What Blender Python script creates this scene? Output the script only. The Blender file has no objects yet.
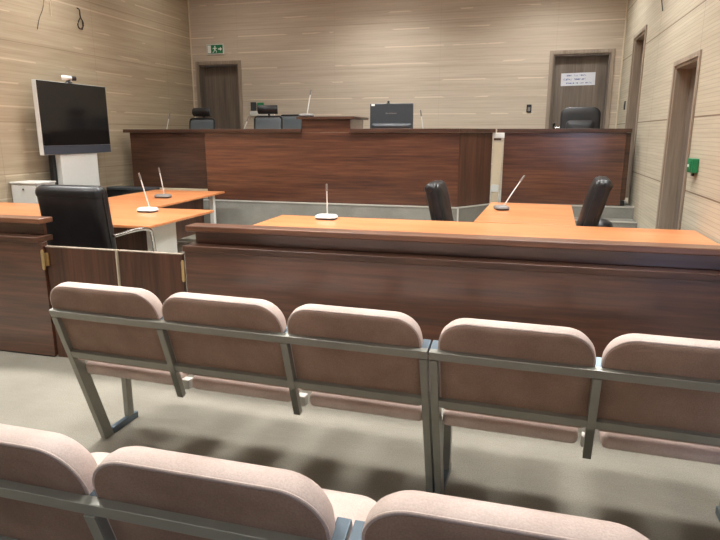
import bpy, bmesh, math, random
from mathutils import Vector, Matrix
random.seed(7)
scene = bpy.context.scene
COL = scene.collection
R = math.radians

# ------------------------------------------------------------------ materials
def new_mat(name):
    m = bpy.data.materials.new(name); m.use_nodes = True
    nt = m.node_tree
    return m, nt, nt.nodes['Principled BSDF']

def N(nt, kind, **kw):
    n = nt.nodes.new(kind)
    for k, v in kw.items():
        if k in n.inputs: n.inputs[k].default_value = v
        else: setattr(n, k, v)
    return n

def srgb(r, g, b):
    f = lambda c: (c/255/12.92) if c/255 <= .04045 else ((c/255+.055)/1.055)**2.4
    return (f(r), f(g), f(b), 1)

def ramp(nt, fac, stops):
    r = nt.nodes.new('ShaderNodeValToRGB')
    while len(r.color_ramp.elements) < len(stops): r.color_ramp.elements.new(.5)
    for e, (p, c) in zip(r.color_ramp.elements, stops): e.position = p; e.color = c
    nt.links.new(fac, r.inputs['Fac'])
    return r.outputs['Color']

def math_node(nt, op, a, b=None, c=None):
    n = nt.nodes.new('ShaderNodeMath'); n.operation = op
    for i, v in enumerate((a, b, c)):
        if v is None: continue
        if isinstance(v, (int, float)): n.inputs[i].default_value = v
        else: nt.links.new(v, n.inputs[i])
    return n.outputs[0]

def mix_color(nt, fac, a, b, mode='MIX'):
    n = nt.nodes.new('ShaderNodeMix'); n.data_type = 'RGBA'; n.blend_type = mode
    for sock, v in ((n.inputs[0], fac), (n.inputs[6], a), (n.inputs[7], b)):
        if isinstance(v, (int, float, tuple)): sock.default_value = v
        else: nt.links.new(v, sock)
    return n.outputs[2]

def coords(nt, kind='Object'):
    return nt.nodes.new('ShaderNodeTexCoord').outputs[kind]

def mapped(nt, vec, scale, loc=(0, 0, 0)):
    m = nt.nodes.new('ShaderNodeMapping')
    m.inputs['Scale'].default_value = scale; m.inputs['Location'].default_value = loc
    nt.links.new(vec, m.inputs['Vector'])
    return m.outputs[0]

def noise(nt, vec, scale, detail=4, rough=.55):
    n = N(nt, 'ShaderNodeTexNoise', Scale=scale, Detail=detail, Roughness=rough)
    nt.links.new(vec, n.inputs['Vector'])
    return n.outputs['Fac']

def bump(nt, b, h, strength, dist=.01):
    n = N(nt, 'ShaderNodeBump', Strength=strength, Distance=dist)
    nt.links.new(h, n.inputs['Height']); nt.links.new(n.outputs[0], b.inputs['Normal'])

def plain(name, color, rough=.5, metal=0., spec=.5, var=.06, vs=30):
    m, nt, b = new_mat(name)
    c = coords(nt); f = noise(nt, c, vs, 3)
    lo = tuple(x*(1-var) for x in color[:3])+(1,); hi = tuple(min(1, x*(1+var)) for x in color[:3])+(1,)
    nt.links.new(ramp(nt, f, [(.3, lo), (.7, hi)]), b.inputs['Base Color'])
    b.inputs['Roughness'].default_value = rough; b.inputs['Metallic'].default_value = metal
    b.inputs['Specular IOR Level'].default_value = spec
    return m

def veneer(name, dark, mid, light, stretch, rough, coat=0., scale=1., spec=.5):
    """wood veneer: long thin grain streaks, stretch is the grain scale per axis"""
    m, nt, b = new_mat(name)
    c = coords(nt)
    v = mapped(nt, c, stretch)
    n1 = noise(nt, v, 3*scale, 8, .62)
    n2 = noise(nt, mapped(nt, c, tuple(s*.22 for s in stretch), (3, 1, 2)), 3*scale, 3, .5)
    f = math_node(nt, 'ADD', math_node(nt, 'MULTIPLY', n1, .6), math_node(nt, 'MULTIPLY', n2, .4))
    nt.links.new(ramp(nt, f, [(.36, dark), (.5, mid), (.64, light)]), b.inputs['Base Color'])
    b.inputs['Roughness'].default_value = rough
    b.inputs['Coat Weight'].default_value = coat; b.inputs['Coat Roughness'].default_value = .2; b.inputs['Coat IOR'].default_value = 1.5+.12*(coat >= 1)
    b.inputs['Specular IOR Level'].default_value = spec
    bump(nt, b, n1, .05, .002)
    return m

def wall_panels(name, lo, mid, hi, groove, rib, rib_depth, axis, JS=.35, streak=.42):
    """horizontal wood lamella cladding. axis: the horizontal axis along the wall"""
    m, nt, b = new_mat(name)
    c = coords(nt)
    sep = nt.nodes.new('ShaderNodeSeparateXYZ'); nt.links.new(c, sep.inputs[0])
    z = sep.outputs['Z']; u = sep.outputs[axis]
    st = (1.2, 1.2, 30) 
    g1 = noise(nt, mapped(nt, c, st), 1.1, 7, .6)
    g2 = noise(nt, mapped(nt, c, (.35, .35, 9), (4, 4, 4)), 1.3, 4, .6)
    f = math_node(nt, 'ADD', math_node(nt, 'MULTIPLY', g1, .5), math_node(nt, 'MULTIPLY', g2, .5))
    base = ramp(nt, f, [(.34, lo), (.5, mid), (.66, hi)])
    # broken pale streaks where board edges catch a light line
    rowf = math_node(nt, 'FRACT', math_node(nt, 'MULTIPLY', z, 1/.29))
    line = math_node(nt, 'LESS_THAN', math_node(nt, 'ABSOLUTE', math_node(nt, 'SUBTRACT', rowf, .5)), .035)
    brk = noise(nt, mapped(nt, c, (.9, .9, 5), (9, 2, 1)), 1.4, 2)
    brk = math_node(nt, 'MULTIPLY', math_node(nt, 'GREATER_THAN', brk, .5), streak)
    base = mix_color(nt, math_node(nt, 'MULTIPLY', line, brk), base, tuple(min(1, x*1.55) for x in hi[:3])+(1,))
    # fine ribs
    rf = math_node(nt, 'FRACT', math_node(nt, 'MULTIPLY', z, 1/rib))
    rl = math_node(nt, 'LESS_THAN', rf, .16)
    base = mix_color(nt, math_node(nt, 'MULTIPLY', rl, rib_depth), base, groove)
    # panel joints: horizontal at three heights, vertical every 1.95 m
    j = None
    for zj in (1.03, 1.69, 2.69, 3.45):
        t = math_node(nt, 'LESS_THAN', math_node(nt, 'ABSOLUTE', math_node(nt, 'SUBTRACT', z, zj)), .007)
        j = t if j is None else math_node(nt, 'MAXIMUM', j, t)
    vf = math_node(nt, 'FRACT', math_node(nt, 'MULTIPLY_ADD', u, 1/1.935, .785))
    t = math_node(nt, 'LESS_THAN', vf, .005)
    j2 = math_node(nt, 'MULTIPLY', t, JS*.6)
    jj = math_node(nt, 'MAXIMUM', math_node(nt, 'MULTIPLY', j, JS), j2)
    base = mix_color(nt, jj, base, groove)
    nt.links.new(base, b.inputs['Base Color'])
    b.inputs['Roughness'].default_value = .5
    b.inputs['Specular IOR Level'].default_value = .35
    h = math_node(nt, 'SUBTRACT', math_node(nt, 'MULTIPLY', g1, .15), math_node(nt, 'MULTIPLY', rl, rib_depth))
    bump(nt, b, h, .35, .004)
    return m

M = {}
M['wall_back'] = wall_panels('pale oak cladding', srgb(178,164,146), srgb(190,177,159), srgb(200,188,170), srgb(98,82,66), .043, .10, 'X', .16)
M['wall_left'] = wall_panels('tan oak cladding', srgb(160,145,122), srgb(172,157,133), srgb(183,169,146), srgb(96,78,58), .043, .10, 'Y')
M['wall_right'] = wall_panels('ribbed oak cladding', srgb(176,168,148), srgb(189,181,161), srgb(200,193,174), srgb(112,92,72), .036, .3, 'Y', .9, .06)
M['wall_front'] = plain('brown rear cladding', srgb(112,96,80), .9, var=.03, vs=4)
M['ceiling'] = plain('ceiling tile', srgb(176,172,164), .9, var=.03, vs=9)
M['walnut'] = veneer('walnut veneer', srgb(60,32,21), srgb(85,48,31), srgb(107,65,44), (.7, 14, 14), .42, 1.)
M['walnut_dark'] = veneer('walnut edging', srgb(52,34,25), srgb(72,47,35), srgb(92,62,47), (.7, 14, 14), .36, .2)
M['walnut_vertical'] = veneer('walnut veneer upright grain', srgb(58,35,25), srgb(80,50,36), srgb(98,64,47), (14, 14, .6), .42, .15)
M['walnut_rail'] = veneer('walnut rail', srgb(84,52,36), srgb(110,70,49), srgb(132,88,63), (.7, 14, 14), .34, .5)
M['orange_wood'] = veneer('cherry veneer', srgb(184,112,66), srgb(200,129,81), srgb(211,144,96), (.8, 9, 9), .34, .2)
M['door_wood'] = veneer('grey brown door veneer', srgb(94,84,75), srgb(112,101,90), srgb(128,117,106), (14, 14, .5), .5)
M['casing'] = veneer('door casing veneer', srgb(132,118,103), srgb(150,136,120), srgb(166,152,136), (12, 12, .6), .5)
M['pale_panel'] = plain('pale laminate', srgb(206,192,166), .35, var=.04, vs=6)
M['steel'] = plain('grey painted steel', srgb(146,146,136), .36, .25, var=.05, vs=14)
M['steel_cap'] = plain('dark steel cap', srgb(98,112,122), .35, .4, var=.05)
M['chrome'] = plain('chrome', srgb(205,205,205), .12, 1., var=.02)
M['brass'] = plain('brass', srgb(206,180,128), .3, .75, var=.05)
M['white_metal'] = plain('white powder coat', srgb(214,216,212), .4, var=.02)
M['white_plastic'] = plain('white plastic', srgb(228,228,224), .35, var=.02)
M['grey_plastic'] = plain('grey plastic', srgb(120,116,112), .4, var=.04)
M['dark_plastic'] = plain('dark grey plastic', srgb(58,62,66), .42, var=.05)
M['black_plastic'] = plain('black plastic', srgb(30,31,33), .35, var=.05)
M['screen'] = plain('dark screen glass', srgb(24,23,23), .12, var=.02)
M['speaker_cloth'] = plain('blue grey speaker bar', srgb(62,66,76), .55, var=.05, vs=90)
M['mesh_fabric'] = plain('grey mesh fabric', srgb(92,100,104), .8, var=.12, vs=160)
M['green'] = plain('safety green', srgb(22,116,72), .45, var=.03)
M['white_paint'] = plain('white paint', srgb(235,240,235), .5, var=.01)
M['paper'] = plain('paper', srgb(214,218,226), .8, var=.02)
M['ink'] = plain('blue ink', srgb(84,104,160), .8, var=.05)
M['cable_black'] = plain('black cable', srgb(52,42,36), .5, var=.05)
M['cable_white'] = plain('white cable', srgb(214,200,176), .5, var=.03)
M['trim_white'] = plain('cream corner bead', srgb(214,202,178), .5, var=.03)
M['nosing'] = plain('aluminium nosing', srgb(196,194,186), .4, .3, var=.04)

def leather():
    m, nt, b = new_mat('black leather')
    c = coords(nt); v = N(nt, 'ShaderNodeTexVoronoi', Scale=140.)
    nt.links.new(c, v.inputs['Vector'])
    n = noise(nt, c, 9, 3)
    nt.links.new(ramp(nt, n, [(.3, srgb(20,20,22)), (.7, srgb(32,32,34))]), b.inputs['Base Color'])
    b.inputs['Roughness'].default_value = .36
    bump(nt, b, math_node(nt, 'ADD', math_node(nt, 'MULTIPLY', v.outputs['Distance'], .3), n), .18, .006)
    return m
M['leather'] = leather()

def fabric(name, a, b1, c1, sheen):
    m, nt, b = new_mat(name)
    c = coords(nt)
    n1 = noise(nt, c, 7, 4); n2 = noise(nt, c, 230, 2)
    f = math_node(nt, 'ADD', math_node(nt, 'MULTIPLY', n1, .6), math_node(nt, 'MULTIPLY', n2, .4))
    nt.links.new(ramp(nt, f, [(.35, a), (.5, b1), (.65, c1)]), b.inputs['Base Color'])
    b.inputs['Roughness'].default_value = .95
    b.inputs['Sheen Weight'].default_value = sheen; b.inputs['Sheen Roughness'].default_value = .4
    b.inputs['Sheen Tint'].default_value = srgb(255,232,224)
    b.inputs['Specular IOR Level'].default_value = .15
    bump(nt, b, n2, .25, .002)
    return m
M['fabric'] = fabric('dusty pink upholstery', srgb(186,168,158), srgb(200,182,172), srgb(212,195,186), .2)
M['back_brown'] = fabric('mauve brown seat back', srgb(134,111,96), srgb(147,123,107), srgb(159,135,119), .1)  # darker, browner tone of the upholstery for the back panels

def carpet(name, a, bcol, c3):
    m, nt, b = new_mat(name)
    c = coords(nt)
    n1 = noise(nt, c, 2.2, 5); n2 = noise(nt, mapped(nt, c, (1, 1, 1)), 160, 2); n3 = noise(nt, mapped(nt, c, (1, 6, 1)), 9, 3)
    f = math_node(nt, 'ADD', math_node(nt, 'MULTIPLY', n1, .4), math_node(nt, 'MULTIPLY', n2, .5))
    f = math_node(nt, 'ADD', f, math_node(nt, 'MULTIPLY', n3, .1))
    nt.links.new(ramp(nt, f, [(.36, a), (.5, bcol), (.64, c3)]), b.inputs['Base Color'])
    b.inputs['Roughness'].default_value = .95; b.inputs['Specular IOR Level'].default_value = .1
    bump(nt, b, n2, .5, .004)
    return m
M['carpet'] = carpet('beige carpet', srgb(130,126,114), srgb(144,139,127), srgb(158,153,140))
M['carpet_grey'] = carpet('grey dais carpet', srgb(118,117,110), srgb(134,133,126), srgb(150,149,142))

def lamp_mat():
    m, nt, b = new_mat('lamp diffuser')
    b.inputs['Base Color'].default_value = (.9, .9, .9, 1)
    b.inputs['Emission Color'].default_value = (1, .95, .88, 1)
    b.inputs['Emission Strength'].default_value = 6
    return m
M['lamp'] = lamp_mat()

# ------------------------------------------------------------------ mesh helpers
def add_box(bm, x0, x1, y0, y1, z0, z1, mtx=None):
    vs = [bm.verts.new((x, y, z)) for z in (z0, z1) for y in (y0, y1) for x in (x0, x1)]
    for f in ((0,2,3,1), (4,5,7,6), (0,1,5,4), (2,6,7,3), (0,4,6,2), (1,3,7,5)):
        bm.faces.new([vs[i] for i in f])
    if mtx: bmesh.ops.transform(bm, matrix=mtx, verts=vs)
    return vs

def add_prism(bm, poly, z0, z1, mtx=None):
    """polygon in xy extruded z0..z1"""
    lo = [bm.verts.new((x, y, z0)) for x, y in poly]; hi = [bm.verts.new((x, y, z1)) for x, y in poly]
    bm.faces.new(lo[::-1]); bm.faces.new(hi)
    n = len(poly)
    for i in range(n): bm.faces.new((lo[i], lo[(i+1) % n], hi[(i+1) % n], hi[i]))
    if mtx: bmesh.ops.transform(bm, matrix=mtx, verts=lo+hi)
    return lo+hi

def add_prism_x(bm, poly, x0, x1):
    """polygon in yz extruded along x"""
    lo = [bm.verts.new((x0, y, z)) for y, z in poly]; hi = [bm.verts.new((x1, y, z)) for y, z in poly]
    bm.faces.new(lo); bm.faces.new(hi[::-1])
    n = len(poly)
    for i in range(n): bm.faces.new((lo[(i+1) % n], lo[i], hi[i], hi[(i+1) % n]))

def add_tube(bm, pts, r, n=10, r_end=None, radii=None):
    pts = [Vector(p) for p in pts]
    rings = []
    up = Vector((0, 0, 1))
    for i, p in enumerate(pts):
        d = (pts[min(i+1, len(pts)-1)] - pts[max(i-1, 0)]).normalized()
        ref = up if abs(d.dot(up)) < .95 else Vector((0, 1, 0))
        a = d.cross(ref).normalized(); b = a.cross(d).normalized()
        t = i/(len(pts)-1); rr = radii[i] if radii else r if r_end is None else r*(1-t)+r_end*t
        rings.append([bm.verts.new(p + a*rr*math.cos(2*math.pi*k/n) + b*rr*math.sin(2*math.pi*k/n)) for k in range(n)])
    for A, B in zip(rings, rings[1:]):
        for k in range(n): bm.faces.new((A[k], A[(k+1) % n], B[(k+1) % n], B[k]))
    bm.faces.new(rings[0][::-1]); bm.faces.new(rings[-1])

def bezier(p0, p1, p2, n=8):
    p0, p1, p2 = map(Vector, (p0, p1, p2))
    return [(1-t)**2*p0 + 2*t*(1-t)*p1 + t*t*p2 for t in (i/n for i in range(n+1))]

def round_rect(x0, x1, y0, y1, rads, n=6):
    """ccw outline; rads for corners (x0,y0),(x1,y0),(x1,y1),(x0,y1)"""
    out = []
    for (cx, cy, sx, sy, a0), r in zip(((x0, y0, 1, 1, 180), (x1, y0, -1, 1, 270), (x1, y1, -1, -1, 0), (x0, y1, 1, -1, 90)), rads):
        ox, oy = cx+sx*r, cy+sy*r
        for k in range(n+1):
            a = R(a0+90*k/n); out.append((ox+r*math.cos(a), oy+r*math.sin(a)))
    return out

def add_cushion(bm, x0, x1, y0, y1, rads, layers, mtx, n=7, bulge=0.):
    """stack of rounded-rectangle outlines: layers = [(height, inset)], capped both ends"""
    rings = []; allv = []
    cx, cy = (x0+x1)/2, (y0+y1)/2
    for h, ins in layers:
        o = round_rect(x0+ins, x1-ins, y0+ins, y1-ins, [max(.004, r-ins) for r in rads], n)
        ring = [bm.verts.new((x, y, h)) for x, y in o]; rings.append(ring); allv += ring
    m = len(rings[0])
    for A, B in zip(rings, rings[1:]):
        for k in range(m): bm.faces.new((A[k], A[(k+1) % m], B[(k+1) % m], B[k]))
    bm.faces.new(rings[0][::-1])
    # puffed front: inner ring then centre
    top = rings[-1]; h = layers[-1][0]
    prev = top
    for s, dh in ((.8, .5), (.5, .85), (.2, 1.)):
        ring = [bm.verts.new((cx+(v.co.x-cx)*s, cy+(v.co.y-cy)*s, h+bulge*dh)) for v in top]; allv += ring
        for k in range(m): bm.faces.new((prev[k], prev[(k+1) % m], ring[(k+1) % m], ring[k]))
        prev = ring
    bm.faces.new(prev)
    bmesh.ops.transform(bm, matrix=mtx, verts=allv)

def add_lathe(bm, prof, cx=0, cy=0, n=20):
    """profile [(r,z)] turned about the z axis"""
    rings = [[bm.verts.new((cx+r*math.cos(2*math.pi*k/n), cy+r*math.sin(2*math.pi*k/n), z)) for k in range(n)] for r, z in prof]
    for A, B in zip(rings, rings[1:]):
        for k in range(n): bm.faces.new((A[k], A[(k+1) % n], B[(k+1) % n], B[k]))
    bm.faces.new(rings[0][::-1]); bm.faces.new(rings[-1])

def obj(name, bm, mat, parent=None, bev=0, smooth=False, label=None):
    bmesh.ops.recalc_face_normals(bm, faces=bm.faces[:])
    me = bpy.data.meshes.new(name); bm.to_mesh(me); bm.free()
    me.materials.append(M[mat] if isinstance(mat, str) else mat)
    if smooth:
        for p in me.polygons: p.use_smooth = True
    o = bpy.data.objects.new(name, me); COL.objects.link(o)
    if parent: o.parent = parent
    if bev:
        b = o.modifiers.new('bevel', 'BEVEL'); b.width = bev; b.segments = 2; b.limit_method = 'ANGLE'; b.angle_limit = R(40)
    if smooth:
        e = o.modifiers.new('edges', 'EDGE_SPLIT'); e.split_angle = R(50)
    if label: o['label'] = label
    return o

def box(name, dims, mat, parent=None, bev=.003, mtx=None, label=None):
    bm = bmesh.new(); add_box(bm, *dims, mtx=mtx)
    return obj(name, bm, mat, parent, bev, label=label)

def tube(name, pts, r, mat, parent=None, n=10, r_end=None, label=None):
    bm = bmesh.new(); add_tube(bm, pts, r, n, r_end)
    return obj(name, bm, mat, parent, smooth=True, label=label)

def tag(o, label, cat, group=None):
    o['label'] = label; o['category'] = cat
    if group: o['group'] = group
    return o

def thing(name, label, cat, loc=(0, 0, 0), rz=0, group=None):
    o = bpy.data.objects.new(name, None); COL.objects.link(o)
    o.location = loc; o.rotation_euler = (0, 0, rz); o.empty_display_size = .1
    return tag(o, label, cat, group)

def struct(o):
    o['kind'] = 'structure'; return o

def dup(root, loc, rz, label, group=None):
    r = root.copy(); COL.objects.link(r); r.location = loc; r.rotation_euler = (0, 0, rz); r['label'] = label
    if group: r['group'] = group
    for ch in list(root.children):
        c = ch.copy(); COL.objects.link(c); c.parent = r
        for g in list(ch.children):
            d = g.copy(); COL.objects.link(d); d.parent = c
    return r

# ------------------------------------------------------------------ room
XL, XR, YB, YF, ZC, D = -6.38, 1.469, 10.98, -3.0, 4.3, .583
XA, YA = 3.8, 3.2                                # invented wider public area, added to hold the window: right wall and start
struct(box('floor', (XL-.3, XA+.3, YF-.3, YB+.4, -.1, 0), 'carpet', bev=0))
struct(box('ceiling', (XL-.3, XA+.3, YF-.3, YB+.4, ZC, ZC+.1), 'ceiling', bev=0))
struct(box('wall_left', (XL-.2, XL, YF-.2, YB+.2, 0, ZC), 'wall_left', bev=0))
struct(box('wall_outer_added', (XA, XA+.2, YF-.2, YA, 0, ZC), 'wall_front', bev=0))  # unseen side wall of the added public area

def holed_wall(name, mat, axis, a0, a1, z1, d0, d1, holes):
    """wall along an axis with door openings (a0,a1,z0,z1); d0..d1 is its thickness"""
    bm = bmesh.new()
    def bx(u0, u1, zz0, zz1):
        if axis == 'X': add_box(bm, u0, u1, d0, d1, zz0, zz1)
        else: add_box(bm, d0, d1, u0, u1, zz0, zz1)
    cur = a0
    for h0, h1, hz0, hz1 in sorted(holes):
        bx(cur, h0, 0, z1)
        if hz0 > 0: bx(h0, h1, 0, hz0)
        bx(h0, h1, hz1, z1); cur = h1
    bx(cur, a1, 0, z1)
    return struct(obj(name, bm, mat))

LD = (-6.24, -5.385, D, 2.845); RD = (.385, 1.285, D, 2.83)          # doors of the back wall
ND = (6.2, 7.1, 0, 2.22); FD = (9.06, 9.92, D, 2.885)               # doors of the right wall
holed_wall('wall_back', 'wall_back', 'X', XL, XR+.2, ZC, YB, YB+.3, [LD, RD])
WIN = (1.5, 2.8, .12, 2.5)
holed_wall('wall_right', 'wall_right', 'Y', YA, YB, ZC, XR, XR+.3, [ND, FD])
struct(box('wall_return_added', (XR+.301, XA+.2, YA, YA+.3, 0, ZC), 'wall_front', bev=0))  # unseen wall closing off the added public area
holed_wall('wall_front', 'wall_front', 'X', XL-.2, XA, ZC, YF-.2, YF, [WIN])

def door(num, axis, u0, u1, z0, z1, w, depth, sign, handle_u=None, cas=.06, jamb='door_wood'):
    """leaf set back in the opening; w is the wall face, sign the direction into the wall"""
    bm = bmesh.new()
    def B(b, a0, a1, p, q, c0, c1):
        p, q = sorted((p, q))
        if axis == 'X': add_box(b, a0, a1, p, q, c0, c1)
        else: add_box(b, p, q, a0, a1, c0, c1)
    B(bm, u0+.03, u1-.03, w+sign*depth, w+sign*(depth+.04), z0+.005, z1-.03)
    leaf = struct(obj('door_%d' % num, bm, 'door_wood', bev=.003))
    bm = bmesh.new()
    B(bm, u0-cas, u0, w-sign*.018, w, z0, z1+cas); B(bm, u1, u1+cas, w-sign*.018, w, z0, z1+cas); B(bm, u0, u1, w-sign*.018, w, z1, z1+cas)
    obj('casing', bm, 'casing', leaf, bev=.004)
    bm = bmesh.new()
    B(bm, u0, u0+.028, w, w+sign*.28, z0, z1); B(bm, u1-.028, u1, w, w+sign*.28, z0, z1); B(bm, u0+.028, u1-.028, w, w+sign*.28, z1-.028, z1)
    obj('jamb', bm, jamb, leaf, bev=.003)
    if handle_u is not None:
        bm = bmesh.new(); y = w+sign*depth
        zc = z0+1.02
        add_box(bm, handle_u-.02, handle_u+.02, y-.01, y-.001, zc-.11, zc+.11)
        add_tube(bm, [(handle_u, y-.01, zc+.04), (handle_u, y-.055, zc+.04), (handle_u+.02, y-.06, zc+.04), (handle_u+.12, y-.06, zc+.04)], .01)
        obj('door_handle', bm, 'chrome', leaf, smooth=True, label='metal lever handle')
    return leaf
door(1, 'X', *LD, YB, .16, 1)
door(2, 'X', *RD, YB, .12, 1, handle_u=RD[0]+.09)
door(3, 'Y', *FD, XR, .14, 1, jamb='casing', cas=.05)
door(4, 'Y', *ND, XR, .14, 1, jamb='casing', cas=.05)

# invented window behind the public seats, added for its daylight reflections
bm = bmesh.new()
x0, x1, z0, z1 = WIN
xm = (x0+x1)/2
for a in ((x0, x1, z0, z0+.06), (x0, x1, z1-.06, z1), (x0, x0+.06, z0+.06, z1-.06), (x1-.06, x1, z0+.06, z1-.06), (xm-.03, xm+.03, z0+.06, z1-.06)):
    add_box(bm, a[0], a[1], YF-.14, YF-.08, a[2], a[3])
wn = struct(obj('window_added', bm, 'white_metal', bev=.004))
m, nt, b = new_mat('window glass')
tr = nt.nodes.new('ShaderNodeBsdfTransparent'); gs = nt.nodes.new('ShaderNodeBsdfGlossy'); gs.inputs['Roughness'].default_value = .02
mx = nt.nodes.new('ShaderNodeMixShader'); mx.inputs[0].default_value = .06
nt.links.new(tr.outputs[0], mx.inputs[1]); nt.links.new(gs.outputs[0], mx.inputs[2]); nt.links.new(mx.outputs[0], nt.nodes['Material Output'].inputs['Surface'])
M['glass'] = m
for p, q in ((x0+.06, xm-.03), (xm+.03, x1-.06)):
    box('pane', (p, q, YF-.114, YF-.106, z0+.06, z1-.06), 'glass', wn, 0)
L = bpy.data.lights.new('sky_portal', 'AREA'); L.shape = 'RECTANGLE'; L.size = x1-x0; L.size_y = z1-z0; L.cycles.is_portal = True
lo = bpy.data.objects.new('sky_portal', L); COL.objects.link(lo); lo.location = (xm, YF-.19, (z0+z1)/2)
lo.rotation_euler = (R(90), 0, 0)

# corner beads
struct(box('trim_1', (XL, XL+.022, YB-.022, YB, D, ZC), 'trim_white', bev=.004))
struct(box('trim_2', (XR-.022, XR, YB-.022, YB, D, ZC), 'trim_white', bev=.004))

# dais and its steps at the right
bm = bmesh.new()
front = [(XL, 8.27), (-4.56, 8.27), (-4.56, 7.955), (-.80, 7.955), (-.41, 8.52), (-.41, 8.62), (XR, 8.62)]
add_prism(bm, front+[(XR, YB), (XL, YB)], 0, D)
struct(obj('dais', bm, 'carpet_grey'))
bm = bmesh.new()
for k in range(3): add_box(bm, -.38, XR, 8.62-.33*(k+1), 8.62-.33*k, 0, D-.157*(k+1))
struct(obj('dais_steps', bm, 'carpet_grey', bev=.004))
bm = bmesh.new()
def strip(p, q, z, w=.03, t=.012):
    p, q = Vector((*p, 0)), Vector((*q, 0)); d = (q-p); L = d.length; a = math.atan2(d.y, d.x)
    add_box(bm, 0, L, -.006, w, z-t, z+.003, mtx=Matrix.Translation((p.x, p.y, 0)) @ Matrix.Rotation(a, 4, 'Z'))
for p, q in zip(front, front[1:]):
    if p[0] != q[0]: strip(p, q, D)
for k in range(3): strip((-.38, 8.62-.33*(k+1)), (XR, 8.62-.33*(k+1)), D-.157*(k+1))
add_box(bm, -.812, -.79, 7.949, 7.96, .0, D-.012)
struct(obj('trim_3', bm, 'nosing'))

# ------------------------------------------------------------------ ceiling lamps
proto = None
gl = 'oblong flush ceiling light with white frame and glowing diffuser'
for y in (9.6, 7.0, 4.4, 1.8, -.8):
    for x in (-5.2, -2.45, .3):
        if proto is None:
            proto = thing('ceiling_light', gl, 'light', (x, y, ZC-.001), group='ceiling lights')
            bm = bmesh.new()
            for s in ((-.62, .62, -.32, -.29), (-.62, .62, .29, .32), (-.62, -.59, -.29, .29), (.59, .62, -.29, .29)): add_box(bm, *s, -.05, 0)
            obj('frame', bm, 'white_metal', proto, bev=.003)
            box('diffuser', (-.589, .589, -.289, .289, -.035, -.02), 'lamp', proto, bev=0)
        else: dup(proto, (x, y, ZC-.001), 0, gl)
ENERGY = {9.6: (4, 45, 45), 7.0: (40, 80, 62), 4.4: (75, 80, 70), 1.8: (50, 52, 44), -.8: (3, 3, 3)}
for y, row in ENERGY.items():
    for x, p in zip((-5.2, -2.45, .3), row):
        L = bpy.data.lights.new('lamp_glow', 'AREA'); L.shape = 'RECTANGLE'; L.size = 1.1; L.size_y = .5; L.spread = R(128)
        L.energy = p; L.color = (1, .988, .97)
        lo = bpy.data.objects.new('lamp_glow', L); COL.objects.link(lo); lo.location = (x, y, ZC-.045)

# ------------------------------------------------------------------ judges' bench
MB = thing('judges_bench', 'long walnut judges bench with a raised block in its middle', 'bench', (-2.66, 8.3, D))
def P(bm):   # world -> local shift for a thing at loc
    return bm
def wbox(name, dims, mat, root, bev=.003, label=None):
    l = root.location
    return box(name, (dims[0]-l.x, dims[1]-l.x, dims[2]-l.y, dims[3]-l.y, dims[4]-l.z, dims[5]-l.z), mat, root, bev, label=label)
def wobj(name, bm, mat, root, bev=0, smooth=False, label=None):
    bmesh.ops.translate(bm, verts=bm.verts[:], vec=-Vector(root.location))
    return obj(name, bm, mat, root, bev, smooth, label)
wbox('front_panel', (-4.51, -.82, 8.0, 8.03, D+.004, 1.555), 'walnut', MB)
wbox('end_panel', (-4.51, -4.48, 8.031, 8.86, D+.004, 1.555), 'walnut_dark', MB)
bm = bmesh.new()
add_box(bm, -4.53, -3.0, 7.965, 8.16, 1.556, 1.607); add_box(bm, -2.298, -.82, 7.965, 8.16, 1.556, 1.607)
wobj('top_ledge', bm, 'walnut_dark', MB, .004)
bm = bmesh.new()
add_box(bm, -2.999, -2.299, 7.999, 8.029, 1.556, 1.735); add_box(bm, -2.329, -2.299, 8.03, 8.7, 1.34, 1.735); add_box(bm, -2.999, -2.969, 8.03, 8.7, 1.34, 1.735)
wobj('raised_block', bm, 'walnut', MB, .003)
wbox('raised_top', (-3.06, -2.23, 7.95, 8.74, 1.736, 1.77), 'walnut_dark', MB, .004)
wbox('work_surface', (-4.475, -.84, 8.031, 8.86, 1.305, 1.335), 'orange_wood', MB)
bm = bmesh.new()
a = math.atan2(.555, .39); L = math.hypot(.39, .555)
mt = Matrix.Translation((-.815, 8.0, 0)) @ Matrix.Rotation(a, 4, 'Z')
add_box(bm, .003, L, 0, .03, D+.004, 1.555, mtx=mt)
wobj('angled_panel', bm, 'walnut_vertical', MB, .003, label='angled walnut panel with upright grain at the bench end')
bm = bmesh.new()
add_prism(bm, [(-.819, 7.965), (-.79, 7.965), (-.395, 8.53), (-.395, 8.76), (-.819, 8.16)], 1.556, 1.607)
wobj('angled_ledge', bm, 'walnut_dark', MB, .004)

WG = thing('side_bench', 'shaded walnut bench wing beside the left wall, left of the long bench', 'bench', (-5.36, 8.5, D))
wbox('plinth', (-6.2, -4.57, 8.4, 8.56, D+.003, .688), 'pale_panel', WG)
wbox('front_panel', (-6.13, -4.57, 8.5, 8.53, .689, 1.555), 'walnut_dark', WG)  # darker walnut puts the wing's shading into its colour
wbox('end_panel', (-6.13, -6.10, 8.5605, 8.95, D+.003, 1.555), 'walnut_dark', WG)
wbox('top_ledge', (-6.22, -4.545, 8.455, 8.7, 1.556, 1.607), 'walnut_dark', WG, .004)
wbox('work_surface', (-6.095, -4.57, 8.5605, 8.95, 1.305, 1.335), 'orange_wood', WG)

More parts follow.
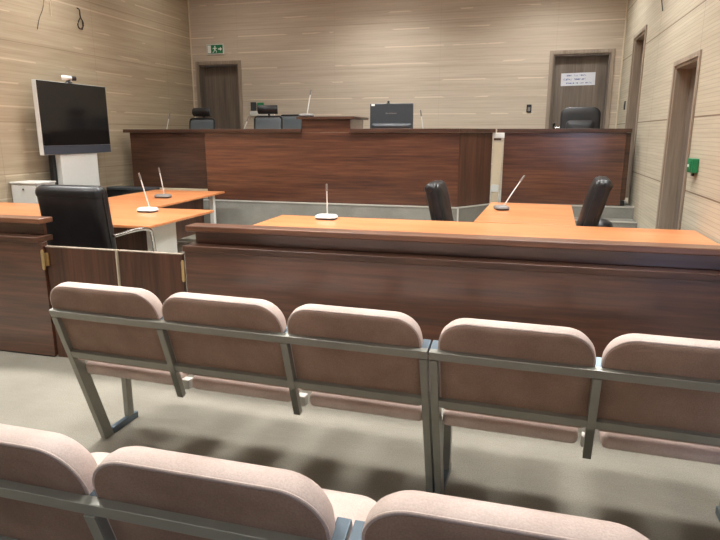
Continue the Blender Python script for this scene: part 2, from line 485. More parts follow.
RB = thing('clerk_bench', 'glossy walnut bench in front of the back door with the paper notice', 'bench', (.5, 8.75, D))
wbox('front_panel', (-.275, 1.3, 8.72, 8.75, D+.004, 1.555), 'walnut', RB)
wbox('top_ledge', (-.375, 1.36, 8.68, 8.9, 1.556, 1.607), 'walnut_dark', RB, .004)
wbox('end_panel', (1.27, 1.3, 8.751, 9.1, D+.004, 1.555), 'walnut_dark', RB)
wbox('work_surface', (-.26, 1.265, 8.751, 9.1, 1.305, 1.335), 'orange_wood', RB)
wbox('side_board', (1.301, 1.362, 8.74, 8.78, .66, 1.55), 'walnut_dark', RB)
wbox('foot_block', (1.301, 1.355, 8.72, 8.78, D+.004, .655), 'black_plastic', RB)

PP = thing('pale_post', 'pale upright panel filling the gap between two walnut benches', 'panel', (-.36, 8.64, D))
bm = bmesh.new(); add_prism(bm, [(-.418, .003), (-.318, .003), (-.285, .84), (-.41, .84)], 0, .03, mtx=Matrix(((1,0,0,0),(0,0,-1,8.66),(0,1,0,D),(0,0,0,1))))
wobj('post', bm, 'pale_panel', PP, .003)
bm = bmesh.new(); add_prism(bm, [(-.419, 0), (-.316, 0), (-.314, .1), (-.418, .1)], 0, .01, mtx=Matrix(((1,0,0,0),(0,0,-1,8.629),(0,1,0,D+.16),(0,0,0,1))))
wobj('white_band', bm, 'white_metal', PP, .001)  # thin white band across the lower post
wbox('head_block', (-.415, -.27, 8.63, 8.665, 1.485, 1.553), 'white_plastic', PP, .003)
wbox('slot', (-.41, -.31, 8.626, 8.665, 1.45, 1.48), 'walnut_dark', PP, .001)

# ------------------------------------------------------------------ public barrier and gate
def barrier(name, x0, x1, label):
    t = thing(name, label, 'barrier', ((x0+x1)/2, 3.3, 0))
    wbox('lower_panel', (x0, x1, 3.266, 3.31, .012, .824), 'walnut', t)
    wbox('ledge', (x0-.004, x1-.025*(x1 < 1), 3.25, 3.40, .8245, .861), 'walnut_dark', t, .003)
    wbox('upper_panel', (x0+.03*(x0 > -6), x1-.06*(x1 < 1), 3.36, 3.39, .8615, .942), 'walnut', t)
    wbox('top_rail', (x0-.012*(x0 > -6), x1-.045*(x1 < 1), 3.31, 3.44, .9425, .98), 'walnut_rail', t, .006)
    wbox('plinth', (x0+.02, x1-.02, 3.275, 3.30, 0, .0115), 'black_plastic', t, 0)
    return t
barrier('wooden_barrier', XL+.004, -3.115, 'walnut barrier with orange desk behind it, left of the low gate')
barrier('wooden_barrier', -2.03, XR-.004, 'long walnut barrier running from the low gate to the right wall')

def gate_leaf(x0, x1, hinge_x, label, edge):
    t = thing('gate_leaf', label, 'gate', (hinge_x, 3.3, 0))
    wbox('panel', (x0, x1, 3.285, 3.315, .002, .793), 'walnut_vertical', t)
    wbox('top_edging', (x0, x1, 3.284, 3.316, .7935, .80), 'casing', t, .001)
    if edge: wbox('edge_strip', (x1+.0005, x1+.008, 3.284, 3.316, .002, .80), 'pale_panel', t, .001, label='pale edge strip')
    bm = bmesh.new()
    zc = .71 if edge else .695
    xx = hinge_x-.004 if edge else hinge_x
    yy = 3.262 if not edge else 3.255
    add_tube(bm, [(xx, yy, zc-.06), (xx, yy, zc+.06)], .011, 12)
    for zz in (zc-.064, zc+.064): add_tube(bm, [(xx, yy, zz-.005), (xx, yy, zz+.005)], .008, 12)
    add_box(bm, *((xx+.004, xx+.022) if edge else (xx-.018, xx-.004)), 3.2805, 3.2838, zc-.045, zc+.045)
    add_box(bm, *((xx+.004, xx+.012) if edge else (xx-.012, xx-.004)), yy, 3.281, zc-.045, zc+.045)
    wobj('hinge', bm, 'brass', t, smooth=True, label='brass barrel hinge')
    return t
gate_leaf(-3.108, -2.556, -3.105, 'low walnut gate leaf with brass hinge, behind which the nearest leather chair stands', True)
gate_leaf(-2.535, -2.06, -2.045, 'low walnut gate leaf hinged on the end of the long right barrier', False)

# ------------------------------------------------------------------ desks
def leg_panel(t, x, y, w=.42, mat='white_metal', ang=0):
    bm = bmesh.new(); l = t.location
    m = Matrix.Translation((x-l.x, y-l.y, 0)) @ Matrix.Rotation(ang, 4, 'Z')
    add_box(bm, -.03, .03, -w/2+.1, w/2-.1, .03, .706, mtx=m); add_box(bm, -.035, .035, -w/2, w/2, 0, .03, mtx=m)
    add_box(bm, -.035, .035, -w/2, w/2, .69, .7145, mtx=m)
    return obj('leg', bm, mat, t, bev=.004)

t = thing('front_desk', 'long orange desk behind the right barrier, with one white microphone', 'desk', (-.43, 5.2, 0))
wbox('desk_top', (-2.33, 1.45, 4.72, 5.60, .715, .74), 'orange_wood', t, .004)
for x in (-2.2, -.5, 1.35): leg_panel(t, x, 5.2, .7)
wbox('modesty_panel', (-2.1, 1.25, 4.86, 4.88, .25, .7145), 'walnut_vertical', t)
rd = thing('return_desk', 'orange desk leading away from the long front desk towards the steps', 'desk', (.09, 6.46, 0), R(-2.6))
box('desk_top', (-.47, .44, -.83, .83, .715, .74), 'orange_wood', rd, .004)
for y in (-.79, .6):
    bm = bmesh.new(); add_box(bm, -.3, .3, y-.03, y+.03, 0, .03); add_box(bm, -.2, .2, y-.025, y+.025, .03, .69); add_box(bm, -.3, .3, y-.03, y+.03, .69, .7145)
    obj('leg', bm, 'white_metal', rd, bev=.004)
box('modesty_panel', (-.15, -.13, -.5, .4, .3, .7145), 'orange_wood', rd)

t = thing('front_desk', 'orange desk behind the left barrier with white microphone near its right end', 'desk', (-4.75, 5.2, 0))
wbox('desk_top', (-6.34, -3.19, 4.58, 5.77, .715, .74), 'orange_wood', t, .004)
for x, y in ((-3.42, 5.12), (-4.9, 5.2), (-6.2, 5.2)): leg_panel(t, x, y, .62)
wbox('modesty_panel', (-6.1, -3.55, 5.45, 5.47, .25, .7145), 'walnut_vertical', t)
t = thing('return_desk', 'orange desk reaching from the left front desk towards the judges bench', 'desk', (-4.6, 6.74, 0))
bm = bmesh.new(); add_prism(bm, [(-5.12, 5.775), (-3.97, 5.775), (-4.075, 7.7), (-5.19, 7.7)], .715, .74)
wobj('desk_top', bm, 'orange_wood', t, .004)
wbox('modesty_panel', (-4.3, -4.28, 6.0, 7.45, .2, .7145), 'walnut_vertical', t)
for y in (5.95, 7.45):
    bm = bmesh.new(); add_box(bm, -4.95, -4.1, y-.03, y+.03, 0, .03); add_box(bm, -4.17, -4.11, y-.03, y+.03, .03, .7145); add_box(bm, -4.95, -4.89, y-.03, y+.03, .03, .7145)
    wobj('leg', bm, 'white_metal', t, .004)

t = thing('low_cabinet', 'low black cabinet behind the left return desk, below the bench wing', 'cabinet', (-5.8, 8.1, 0))
bm = bmesh.new(); add_prism(bm, round_rect(-6.3, -5.45, 7.985, 8.25, [.08]*4), .69, .725)
wobj('top', bm, 'dark_plastic', t, .006)
wbox('body', (-6.27, -5.5, 8.0, 8.24, 0, .6895), 'black_plastic', t)

# ------------------------------------------------------------------ microphones
def mic(loc, rz, head, white, label, base=True, rb=1.):
    """delegate unit: wedge base, foot, gooseneck, capsule; head is local to loc"""
    t = thing('conference_microphone', label, 'microphone', loc, rz, 'gooseneck microphones')
    hz = .045
    bm = bmesh.new(); add_cushion(bm, -.105*rb, .105*rb, -.075, .075, [.05]*4, [(0, .012), (.004, .004), (.016, .004)], Matrix())
    obj('foot', bm, 'dark_plastic' if white else 'black_plastic', t, smooth=True)
    bm = bmesh.new(); add_cushion(bm, -.105*rb, .105*rb, -.075, .075, [.05]*4, [(.0165, 0), (.032, .003), (.042, .016)], Matrix(), bulge=.006)
    obj('base', bm, 'white_plastic' if white else 'grey_plastic', t, smooth=True)
    h = Vector(head); s = Vector((0, .03, .046))
    k = s+(h-s)*.5+Vector((0, 0, .05))
    pts = bezier(s, (s+h)/2 + Vector((0, 0, .012)), h, 10)
    tube('gooseneck', pts[:-1], .0065, 'white_metal', t, 8)
    d = (pts[-1]-pts[-3]).normalized()
    bm = bmesh.new(); add_tube(bm, [pts[-2], pts[-2]+d*.012, h+d*.03, h+d*.045], .0115, 10, .009)
    obj('capsule', bm, 'grey_plastic', t, smooth=True)
    return t
mic((-1.80, 5.42, .7415), 0, (.0, .02, .29), True, 'white microphone alone in the middle of the long front desk')
mic((-.2, 6.62, .7415), R(-75), (-.05, .22, .325), False, 'grey microphone on the right return desk, gooseneck leaning right')
mic((-3.79, 5.45, .7415), 0, (-.06, 0, .36), True, 'white microphone on the right end of the left front desk')
mic((-4.43, 6.72, .7415), 0, (-.04, .02, .335), False, 'dark based microphone on the left return desk, nearest the judges bench')
mic((-3.075, 8.38, 1.3365), 0, (-.0, .0, .02), False, 'x') if False else None
mic((-3.0, 8.2, 1.7715), 0, (.05, .05, .33), False, 'microphone standing on the raised block of the judges bench')
mic((-1.34, 8.42, 1.3365), 0, (-.06, -.02, .48), True, 'thin microphone sticking up right of the computer monitor')
mic((-4.2, 8.42, 1.3365), 0, (.2, -.02, .42), True, 'slanting microphone left of the headrest chair in the bench centre')
mic((-5.72, 8.8, 1.3365), 0, (.14, 0, .48), True, 'thin microphone on the left bench wing beside the leftmost headrest chair')

# ------------------------------------------------------------------ auditorium seats
HX, SL = .583, .235/.755       # seat pitch, lean of the back frame per metre of height
ANG = math.atan(SL)
def lean_mtx(x, y0=0., off=0.):
    # local (u,v,t): u along the row, v up the leaning back, t away from the camera side
    ux = Vector((1, 0, 0)); vx = Vector((0, -math.sin(ANG), math.cos(ANG))); tx = Vector((0, math.cos(ANG), math.sin(ANG)))
    o = Vector((x, y0, 0)) + tx*off
    m = Matrix.Identity(4)
    for i, a in enumerate((ux, vx, tx)):
        for r in range(3): m[r][i] = a[r]
    m.translation = o
    return m
COS = math.cos(ANG)
def seat_unit(n, loc, rz, label, ins=.018):
    t = thing('auditorium_seating', label, 'seating', loc, rz)
    W = n*HX; lm = lean_mtx(0)
    V = lambda z: z/COS
    bm = bmesh.new()
    add_box(bm, 0, W, V(.728), V(.762), 0, .024, mtx=lm)
    
    obj('upper_rail', bm, 'steel', t, bev=.002)
    bm = bmesh.new(); add_box(bm, .0305, W-.0305, V(.508), V(.541), .001, .024, mtx=lm)
    obj('lower_rail', bm, 'steel', t, bev=.002)
    for x0 in (0, W-.03):                           # end frames
        bm = bmesh.new()
        poly = [(0, 0), (.062, 0), (.062-SL*.724, .724), (-SL*.724, .724)]
        add_prism_x(bm, poly, x0, x0+.03)
        obj('end_post', bm, 'steel', t, bev=.002)
        bm = bmesh.new(); add_box(bm, x0-.001, x0+.031, V(.73), V(.762)-.004, .0245, .085, mtx=lm)
        obj('post_cap', bm, 'steel_cap', t, bev=.003)
        bm = bmesh.new(); add_box(bm, x0, x0+.03, .0625, .262, 0, .034)
        obj('foot_bar', bm, 'steel_cap', t, bev=.003)
        bm = bmesh.new(); add_box(bm, x0-.001, x0+.031, .185, .228, .0345, .3695)
        obj('front_leg', bm, 'steel', t, bev=.003)
        bm = bmesh.new(); add_box(bm, x0, x0+.03, -.03, .3, .37, .395)
        obj('seat_bearer', bm, 'steel', t, bev=.003)
    for k in range(1, n):                           # middle posts with their seat brackets
        x0 = k*HX-.014
        bm = bmesh.new(); add_box(bm, x0, x0+.03, V(.365), V(.727), -.004, -.0005, mtx=lm)
        add_box(bm, x0, x0+.03, V(.365), V(.507), -.004, .024, mtx=lm)
        add_box(bm, x0, x0+.03, V(.5415), V(.727), -.0005, .024, mtx=lm)
        obj('middle_post', bm, 'steel', t, bev=.0015)
        bm = bmesh.new(); add_box(bm, x0-.001, x0+.031, V(.73), V(.762)-.004, .0245, .085, mtx=lm)
        obj('post_cap', bm, 'steel_cap', t, bev=.003)
        bm = bmesh.new(); add_box(bm, x0-.006, x0+.036, -.075, -.035, .385, .432)
        obj('hinge_block', bm, 'nosing', t, bev=.004, label='pale seat hinge block')
    for k in range(n):
        x0 = k*HX+.012+(ins if k == 0 else 0); x1 = (k+1)*HX-.012-(.018 if k == n-1 else 0)+.004
        bm = bmesh.new()
        lay = [(.0, .004), (.003, .002), (.010, 0), (.034, .001), (.053, .008), (.067, .020), (.075, .038)]
        add_cushion(bm, x0, x1, V(.478), V(.879), [.03, .03, .105, .105], lay, lean_mtx(0, 0, .0255), n=9, bulge=.014)
        b = obj('backrest', bm, 'fabric', t, smooth=True)
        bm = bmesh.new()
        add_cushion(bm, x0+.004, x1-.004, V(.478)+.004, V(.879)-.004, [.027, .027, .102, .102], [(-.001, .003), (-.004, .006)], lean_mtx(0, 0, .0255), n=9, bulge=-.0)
        obj('back_panel', bm, 'back_brown', b, smooth=True, label='darker brown back panel')
        bm = bmesh.new()
        o = round_rect(x0+.003, x1-.003, V(.478)+.003, V(.879)-.003, [.028, .028, .103, .103], 9)
        m = lean_mtx(0, 0, .0285)
        pts = [m @ Vector((u, v, 0)) for u, v in o]
        add_tube(bm, pts+[pts[0]], .0032, 6)
        obj('piping', bm, 'fabric', b, smooth=True)
        bm = bmesh.new()
        lay = [(.0, .02), (.008, .006), (.02, 0), (.045, .0), (.06, .008), (.068, .024)]
        add_cushion(bm, k*HX+.034+.014*(k > 0), (k+1)*HX-.034, -.10, .37, [.025, .025, .09, .09], lay, Matrix.Translation((0, -.1, .398)) @ Matrix.Rotation(R(3.5), 4, 'X') @ Matrix.Translation((0, .1, 0)), n=7, bulge=.01)
        obj('seat', bm, 'fabric', t, smooth=True)
    return t
def row_pt(x0, y0, rz, s): return (x0+s*math.cos(rz), y0+s*math.sin(rz), 0)
r1, r2 = R(-.6), R(-2.5)
seat_unit(3, (-2.04, 2.378, 0), r2, 'pink padded row of three seats standing in front of the low gate and barrier', -.012)
seat_unit(2, row_pt(-2.04, 2.378, r2, 3*HX+.008), r2, 'pink padded seat row before the barrier beside the right wall')
seat_unit(3, row_pt(-.29, 1.183, r1, -3*HX-.004), r1, 'pink padded seat row at the bottom left of the photo, nearest the viewer')
seat_unit(2, row_pt(-.29, 1.183, r1, .004), r1, 'pink padded seat row at the bottom right of the photo, nearest the viewer')

# ------------------------------------------------------------------ chairs
def visitor_chair(loc, rz, label, top=1.15, w=.56, lean=9, arm=.0):
    """leather armchair on a chrome cantilever frame; faces local +y"""
    t = thing('leather_armchair', label, 'chair', loc, rz)
    lean = R(lean)
    bz = .44
    m = Matrix.Translation((0, -.25, bz)) @ Matrix.Rotation(lean, 4, 'X') @ Matrix(((1,0,0,0),(0,0,-1,0),(0,1,0,0),(0,0,0,1)))
    hgt = (top-bz)/math.cos(lean)
    lay = [(-.06, .03), (-.054, .01), (-.04, .002), (.03, 0), (.05, .012), (.06, .035)]
    bm = bmesh.new(); add_cushion(bm, -w/2, w/2, 0, hgt, [.05, .05, .06, .06], lay, m, bulge=.0)
    b = obj('backrest', bm, 'leather', t, smooth=True)
    bm = bmesh.new(); add_cushion(bm, -w/2+.03, w/2-.03, .1, hgt-.015, [.06]*4, [(-.0565, .0), (-.072, .004), (-.086, .03)], m, bulge=-.022)
    obj('back_cushion', bm, 'leather', b, smooth=True)
    bm = bmesh.new()                                  # rolled head cushion along the top edge
    pts = [m @ Vector((u, hgt-.052, .012)) for u in (-w/2-.002, -w/2+.008, -w/2+.03, -w/4, 0, w/4, w/2-.03, w/2-.008, w/2+.002)]
    add_tube(bm, pts, .058, 16, radii=(.025, .045, .055, .056, .056, .056, .055, .045, .025))
    obj('head_roll', bm, 'leather', b, smooth=True)
    bm = bmesh.new()
    o = round_rect(-w/2-.001, w/2+.001, 0, hgt+.001, [.05, .05, .06, .06], 7)
    pts = [m @ Vector((u, v, .012)) for u, v in o]
    add_tube(bm, pts+[pts[0]], .007, 6)
    obj('piping', bm, 'leather', b, smooth=True)
    bm = bmesh.new(); add_cushion(bm, -w/2+.02, w/2-.02, -.2, .29, [.03, .03, .07, .07], [(0, .02), (.015, 0), (.07, 0), (.09, .02)], Matrix.Translation((0, 0, .385)), bulge=.012)
    obj('seat', bm, 'leather', t, smooth=True)
    for s in (-1, 1):
        x = s*(w/2+.025)
        pts = [(x, -.3, .66-arm)]+bezier((x, -.2, .662-arm), (x, .14, .675-arm), (x, .17, .62-arm), 8)+[(x, .24, .3)]+bezier((x, .28, .1), (x, .285, .013), (x, .2, .013), 6)+[(x, -.3, .013)]
        tube('side_frame', pts, .014, 'chrome', t, 10)
    tube('cross_bar', [(-w/2-.02, -.3, .013), (w/2+.02, -.3, .013)], .011, 'chrome', t)
    tube('seat_bar', [(-w/2-.02, .1, .372), (w/2+.02, .1, .372)], .011, 'chrome', t)
    return t
visitor_chair((-3.18, 4.0, 0), R(0), 'black leather armchair with chrome arms, seen from behind above the low gate', 1.175, .55, 7, -.15)
visitor_chair((-.47, 6.06, 0), R(-92), 'black leather armchair on the left side of the right return desk', 1.065, .5, 13, .06)
visitor_chair((.325, 6.03, 0), R(86), 'black leather armchair on the right side of the right return desk', 1.14, .56, 14, .06)

t = thing('round_stool', 'low black padded stool by the steps behind the right leather armchair', 'stool', (.86, 6.95, 0))
bm = bmesh.new(); add_lathe(bm, [(.05, .50), (.11, .505), (.13, .53), (.13, .56), (.11, .60), (.07, .625), (.015, .635)])
obj('seat', bm, 'leather', t, smooth=True)
bm = bmesh.new(); add_lathe(bm, [(.2, 0), (.2, .02), (.03, .045), (.03, .499)])
obj('pedestal', bm, 'chrome', t, smooth=True)

def swivel_base(t, seat_z):
    bm = bmesh.new(); add_lathe(bm, [(.045, .09), (.045, .12), (.028, .13), (.028, seat_z-.02), (.08, seat_z-.01), (.08, seat_z-.0005)])
    obj('column', bm, 'black_plastic', t, smooth=True)
    bm = bmesh.new()
    for k in range(5):
        a = 2*math.pi*k/5+.3
        add_tube(bm, [(.03*math.cos(a), .03*math.sin(a), .1), (.28*math.cos(a), .28*math.sin(a), .065)], .022, 8, .014)
    obj('star_base', bm, 'black_plastic', t, smooth=True)
    for k in range(5):
        a = 2*math.pi*k/5+.3; c = Vector((.28*math.cos(a), .28*math.sin(a), .027)); p = Vector((-math.sin(a), math.cos(a), 0))*.02
        tube('caster', [c-p, c+p], .026, 'black_plastic', t, 12)

def mesh_chair(loc, rz, label, headrest=True, w=.46, btop=1.215):
    t = thing('swivel_chair', label, 'chair', loc, rz)      # faces local -y, towards the room
    swivel_base(t, .44)
    bm = bmesh.new(); add_cushion(bm, -.24, .24, -.26, .2, [.06]*4, [(0, .02), (.015, 0), (.05, 0), (.07, .03)], Matrix.Translation((0, 0, .44)), bulge=.01)
    obj('seat', bm, 'mesh_fabric', t, smooth=True)
    m = Matrix.Translation((0, .2, .6)) @ Matrix.Rotation(R(-8), 4, 'X') @ Matrix(((1,0,0,0),(0,0,-1,0),(0,1,0,0),(0,0,0,1)))
    h = btop-.6
    bm = bmesh.new(); add_cushion(bm, -w/2+.03, w/2-.03, .02, h-.02, [.05, .05, .05, .05], [(-.012, .004), (-.008, 0), (.008, 0), (.012, .004)], m)
    obj('backrest', bm, 'mesh_fabric', t, smooth=True)
    bm = bmesh.new(); o = round_rect(-w/2+.015, w/2-.015, .0, h, [.06, .06, .05, .05], 6)
    pts = [m @ Vector((u, v, 0)) for u, v in o]; add_tube(bm, pts+[pts[0]], .017, 8)
    obj('back_frame', bm, 'black_plastic', t, smooth=True)
    tube('back_support', [(0, .1, .43), (0, .24, .45), (0, .29, .62), (0, .3, .8)], .025, 'black_plastic', t)
    if headrest:
        bm = bmesh.new(); pts = [(u, .3-.10*(1-(u/.16)**2)*.25, btop+.105+.0*u) for u in (-.16, -.155, -.1, -.05, 0, .05, .1, .155, .16)]
        add_tube(bm, pts, .055, 14)
        for v in bm.verts: v.co.z = (v.co.z-(btop+.105))*1.35+btop+.105
        obj('headrest', bm, 'leather', t, smooth=True)
        bm = bmesh.new(); add_tube(bm, [(0, .3, btop-.08), (0, .345, btop), (0, .33, btop+.1)], .02, 8)
        obj('headrest_bracket', bm, 'black_plastic', t, smooth=True)
    for s in (-1, 1):
        tube('armrest', [(s*.25, .1, .46), (s*.28, .06, .55), (s*.28, -.02, .66), (s*.28, -.2, .67)], .018, 'black_plastic', t)
    return t
mesh_chair((-5.45, 9.3, D), R(-4), 'grey mesh swivel chair with black headrest, in front of the left back door', w=.52)
mesh_chair((-4.15, 9.3, D), R(8), 'grey mesh swivel chair with black headrest left of the raised bench block', w=.5, btop=1.245)
mesh_chair((-4.12, 10.1, D), R(-6), 'grey mesh swivel chair without headrest, behind the one left of the raised bench block', False, w=.48, btop=1.285)

t = thing('executive_chair', 'black leather high-backed chair in front of the back door with the paper notice', 'chair', (.79, 9.5, D))
swivel_base(t, .44)
bm = bmesh.new(); add_cushion(bm, -.27, .27, -.3, .2, [.08]*4, [(0, .03), (.02, 0), (.09, 0), (.12, .03)], Matrix.Translation((0, 0, .44)), bulge=.02)
obj('seat', bm, 'leather', t, smooth=True)
m = Matrix.Translation((0, .2, .55)) @ Matrix.Rotation(R(-9), 4, 'X') @ Matrix(((1,0,0,0),(0,0,-1,0),(0,1,0,0),(0,0,0,1)))
bm = bmesh.new(); add_cushion(bm, -.285, .285, 0, .8, [.08, .08, .11, .11], [(-.06, .02), (-.05, .0), (.04, 0), (.055, .012), (.06, .03)], m)
b = obj('backrest', bm, 'leather', t, smooth=True)
bm = bmesh.new(); add_cushion(bm, -.205, .205, .06, .6, [.06]*4, [(.05, .0), (.078, .004), (.09, .03)], m, bulge=.015)
obj('back_cushion', bm, 'leather', b, smooth=True)
for s in (-1, 1):
    bm = bmesh.new(); add_tube(bm, [(s*.29, .1, .5), (s*.32, .06, .6), (s*.32, .0, .68), (s*.32, -.2, .68), (s*.31, -.25, .6), (s*.28, -.2, .47)], .025, 10)
    obj('armrest', bm, 'leather', t, smooth=True)

# ------------------------------------------------------------------ screen, camera, cabinet, monitor
t = thing('video_screen', 'large black television on a white pedestal along the left wall', 'television', (-6.14, 7.28, 0))
wbox('housing', (-6.17, -6.105, 6.62, 7.97, 1.262, 2.222), 'white_metal', t, .006)
wbox('screen', (-6.104, -6.098, 6.626, 7.964, 1.385, 2.217), 'screen', t, .002)
wbox('speaker_bar', (-6.104, -6.097, 6.626, 7.964, 1.267, 1.382), 'speaker_cloth', t, .002)
wbox('pedestal', (-6.2, -6.11, 6.92, 7.66, .03, 1.2605), 'white_metal', t, .006)
wbox('back_plate', (-6.26, -6.201, 6.86, 7.5, .4, 1.9), 'black_plastic', t, .004)
wbox('foot_plate', (-6.3, -5.9, 6.75, 7.7, 0, .029), 'dark_plastic', t, .004)
t = thing('webcam', 'small white conference camera on top of the large television', 'camera', (-6.135, 7.25, 2.2235))
bm = bmesh.new(); add_lathe(bm, [(.05, 0), (.05, .012), (.028, .02), (.028, .045)])
obj('stand', bm, 'dark_plastic', t, smooth=True)
bm = bmesh.new(); add_tube(bm, [(-.02, -.09, .065), (-.01, -.085, .065), (.0, -.04, .065), (.005, .04, .065), (.01, .048, .065)], .034, 16)
obj('body', bm, 'white_plastic', t, smooth=True)
bm = bmesh.new(); add_tube(bm, [(.008, .046, .065), (.02, .058, .065), (.03, .09, .065), (.032, .098, .065)], .032, 16)
obj('lens_end', bm, 'black_plastic', t, smooth=True)

t = thing('cabinet', 'low white metal cabinet against the left wall, left of the television pedestal', 'cabinet', (-6.15, 6.43, 0))
wbox('body', (-6.365, -5.95, 6.285, 6.59, 0, .915), 'white_metal', t, .004)
wbox('top', (-6.37, -5.94, 6.26, 6.6, .9155, .935), 'white_metal', t, .004)
wbox('drawer', (-6.34, -5.975, 6.268, 6.2845, .6, .895), 'white_metal', t, .004)
bm = bmesh.new(); add_tube(bm, [(-6.16, 6.268, .845), (-6.16, 6.26, .845)], .012, 12)
wobj('lock', bm, 'dark_plastic', t, smooth=True, label='dark round lock')

t = thing('computer_monitor', 'black computer monitor standing on the judges bench, seen from behind', 'monitor', (-1.83, 8.5, 1.336))
wbox('housing', (-2.145, -1.525, 8.48, 8.52, 1.585, 1.955), 'dark_plastic', t, .008)
bm = bmesh.new(); add_cushion(bm, -.29, .29, -.13, -.04, [.03]*4, [(0, 0), (.02, .01), (.03, .03)], Matrix(((1,0,0,0),(0,0,-1,-.0205),(0,1,0,.39),(0,0,0,1))), bulge=.004)
obj('back_bulge', bm, 'dark_plastic', t, smooth=True)
wbox('screen', (-2.13, -1.54, 8.5205, 8.523, 1.6, 1.94), 'screen', t, 0)
wbox('neck', (-1.87, -1.79, 8.49, 8.51, 1.352, 1.584), 'black_plastic', t)
wbox('foot', (-1.97, -1.69, 8.4, 8.6, 1.3362, 1.351), 'black_plastic', t)
wbox('sticker', (-2.125, -2.075, 8.4785, 8.4797, 1.922, 1.946), 'white_paint', t, 0, label='white sticker')
bm = bmesh.new()
for k in range(7): add_box(bm, -.085+k*.023, -.071+k*.023, -.0215, -.0202, .476, .476+(.018 if k in (0, 3) else .014))
obj('brand_mark', bm, 'grey_plastic', t)
t = thing('webcam', 'tiny black webcam on the top edge of the computer monitor', 'camera', (-1.88, 8.495, 1.9555))
box('clip', (-.02, .02, -.03, .03, 0, .006), 'black_plastic', t, .002)
bm = bmesh.new(); add_lathe(bm, [(.012, .006), (.018, .012), (.018, .03), (.01, .037)], n=14)
obj('body', bm, 'black_plastic', t, smooth=True)

# ------------------------------------------------------------------ small things on the walls
t = thing('exit_sign', 'green and white emergency exit sign above the left back door', 'sign', (-5.845, YB-.03, 3.12))
box('plate', (-.18, .18, 0, .028, -.095, .095), 'white_metal', t, .004)
box('green_field', (-.162, .162, -.003, -.0005, -.078, .078), 'green', t, 0)
bm = bmesh.new()
Y0, Y1 = -.006, -.0032
def flat(poly):
    add_prism(bm, poly, 0, .0025, mtx=Matrix(((1,0,0,0),(0,0,1,Y0),(0,1,0,0),(0,0,0,1))))
flat([(.0+.014*math.cos(2*math.pi*k/12), .048+.014*math.sin(2*math.pi*k/12)) for k in range(12)])
flat([(-.02, .03), (.015, .03), (.012, -.015), (-.015, -.015)])
flat([(-.02, .03), (-.05, .008), (-.045, 0), (-.012, .018)]); flat([(.015, .03), (.045, .012), (.04, .003), (.01, .015)])
flat([(-.015, -.015), (0, -.015), (-.03, -.06), (-.055, -.06), (-.053, -.05), (-.035, -.05)])
flat([(0, -.015), (.012, -.015), (.035, -.035), (.03, -.065), (.02, -.065), (.022, -.038)])
flat([(-.155, -.07), (-.085, -.07), (-.085, .07), (-.155, .07)])
flat([(.07, -.012), (.11, -.012), (.11, -.035), (.15, 0), (.11, .035), (.11, .012), (.07, .012)])
obj('pictogram', bm, 'white_paint', t, label='white running figure, door and arrow')

t = thing('paper_notice', 'white paper notice with three lines of blue writing on the right back door', 'notice', (.812, YB+.1185, 2.437))
sh = Matrix.Rotation(R(-1), 4, 'Y')
box('sheet', (-.275, .27, -.002, 0, -.105, .1), 'paper', t, 0, mtx=sh)
for z, wl, x0, hh in ((.058, (5, 3, 5), -.21, .02), (-.004, (7, 9), -.25, .024), (-.066, (9, 3, 5), -.2, .018)):
    x = x0+.012
    for w in wl:
        bm = bmesh.new()
        for k in range(w):
            h = hh*random.choice((1, 1, 1.5))
            add_box(bm, x, x+.004, -.0032, -.0022, z-hh/2, z-hh/2+h, mtx=sh)
            if random.random() < .8: add_box(bm, x, x+.016, -.0032, -.0022, z+random.choice((-.5, .35))*hh, z+random.choice((-.5, .35))*hh+.005, mtx=sh)
            if random.random() < .5: add_box(bm, x+.013, x+.017, -.0032, -.0022, z-hh/2, z+hh/2, mtx=sh)
            x += .0215
        x += .025
        obj('word', bm, 'ink', t)

def wall_switch(loc, rz, label):
    t = thing('wall_switch', label, 'switch', loc, rz, None)
    box('plate', (-.04, .04, -.014, 0, -.065, .065), 'black_plastic', t, .004)
    box('rocker', (-.022, .022, -.02, -.0145, -.045, .02), 'grey_plastic', t, .002)
wall_switch((.042, YB-.001, 1.96), 0, 'small dark wall switch on the back wall left of the notice door')
wall_switch((XR-.001, 10.28, 1.965), R(-90), 'small dark wall switch on the right wall between corner and far door')

t = thing('socket_panel', 'white wall socket panel behind the headrest chair in the bench centre', 'socket', (-4.93, YB-.03, 1.96))
box('trunking', (-.24, .27, 0, .029, -.085, .0), 'white_plastic', t, .004)
box('dark_module', (-.22, -.11, 0, .029, .01, .17), 'dark_plastic', t, .004)
box('green_module', (-.08, .05, 0, .029, .01, .16), 'green', t, .004)
box('cover', (-.22, -.05, -.006, -.0005, -.07, -.015), 'white_metal', t, .002)

t = thing('call_point', 'small green emergency call point on the right wall beside the near door', 'call point', (XR-.001, 5.89, 1.27), R(-90))
box('housing', (-.09, .09, -.05, 0, -.062, .062), 'green', t, .006)
box('button_frame', (-.05, .05, -.056, -.0505, -.04, .04), 'green', t, .003)
box('label_strip', (-.05, .0, -.0575, -.0565, -.012, .01), 'white_paint', t, 0)
box('key_tab', (-.02, .02, -.03, -.01, -.09, -.0625), 'black_plastic', t, .002)

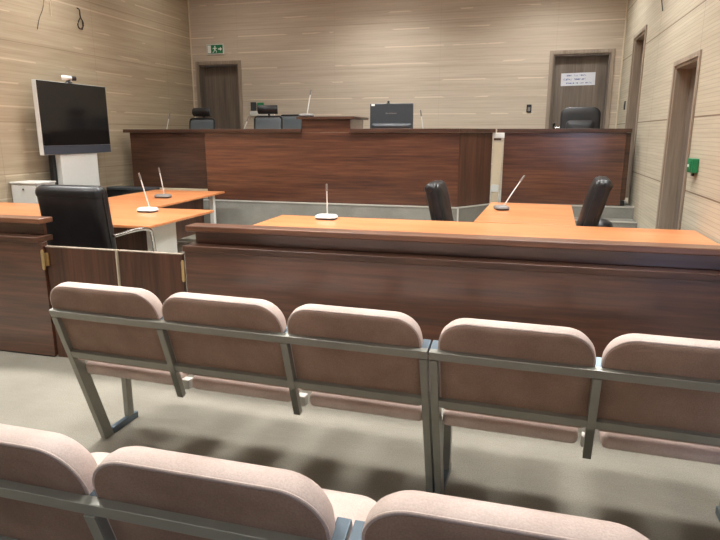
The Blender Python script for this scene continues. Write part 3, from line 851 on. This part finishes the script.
def cable(name, pts_list, r, mat, label):
    bm = bmesh.new()
    for pts in pts_list:
        P = [Vector(p) for p in pts]; out = []
        for a, b, c in zip(P[:-2], P[1:-1], P[2:]):
            out += bezier((a+b)/2, b, (b+c)/2, 4)[:-1]
        add_tube(bm, [P[0]]+out+[P[-1]], r, 6)
    return tag(obj(name, bm, mat, smooth=True), label, 'cable')
X0 = XL+.012
cable('hanging_cable', [[(XL-.01, 7.87, 3.32), (X0+.03, 7.88, 3.3), (X0, 7.9, 3.2), (X0+.01, 7.97, 3.12), (X0, 7.92, 3.03)], [(X0, 7.92, 3.2), (X0+.02, 7.84, 3.14), (X0, 7.83, 3.06), (X0+.01, 7.89, 3.02), (X0, 7.95, 3.08), (X0+.02, 7.92, 3.16)]],
      .008, 'cable_black', 'looped black cable end hanging from the left wall above the television')
cable('hanging_cable', [[(X0, 7.25, 3.9), (X0, 7.25, 3.5), (X0+.01, 7.2, 3.2), (X0, 7.1, 3.05), (X0, 7.05, 2.9)]],
      .004, 'cable_black', 'thin dark cable hanging down the left wall at the top edge of the photo')
cable('hanging_cable', [[(X0, 7.32, 3.9), (X0, 7.33, 3.5), (X0+.01, 7.32, 3.2), (X0, 7.33, 3.12)]],
      .005, 'cable_white', 'thin white cable hanging down the left wall at the top edge of the photo')
cable('hanging_cable', [[(XR-.01, 8.42, 3.7), (XR-.01, 8.3, 3.25), (XR-.02, 8.18, 3.1), (XR-.012, 8.05, 2.93)]],
      .006, 'cable_black', 'dark cable hanging down the right wall between the two doors')

# ------------------------------------------------------------------ camera and look
f, cy, HY, VX, H = 595., 270, 133., 525., 1.55
pitch = math.atan((cy-HY)/f); yaw = math.atan((VX-360)*math.cos(pitch)/f)
cam = bpy.data.cameras.new('camera'); cam.sensor_width = 36; cam.lens = f/720*36; cam.clip_start = .05
co = bpy.data.objects.new('camera', cam); COL.objects.link(co)
co.location = (0, 0, H); co.rotation_euler = (math.pi/2-pitch, 0, yaw)
scene.camera = co
w = bpy.data.worlds.new('world'); scene.world = w; w.use_nodes = True
w.node_tree.nodes['Background'].inputs['Color'].default_value = (.60, .70, 1, 1)
w.node_tree.nodes['Background'].inputs['Strength'].default_value = 7.0
vs = scene.view_settings
vs.view_transform = 'Standard'; vs.look = 'None'; vs.exposure = 0; vs.gamma = 1; vs.use_curve_mapping = False
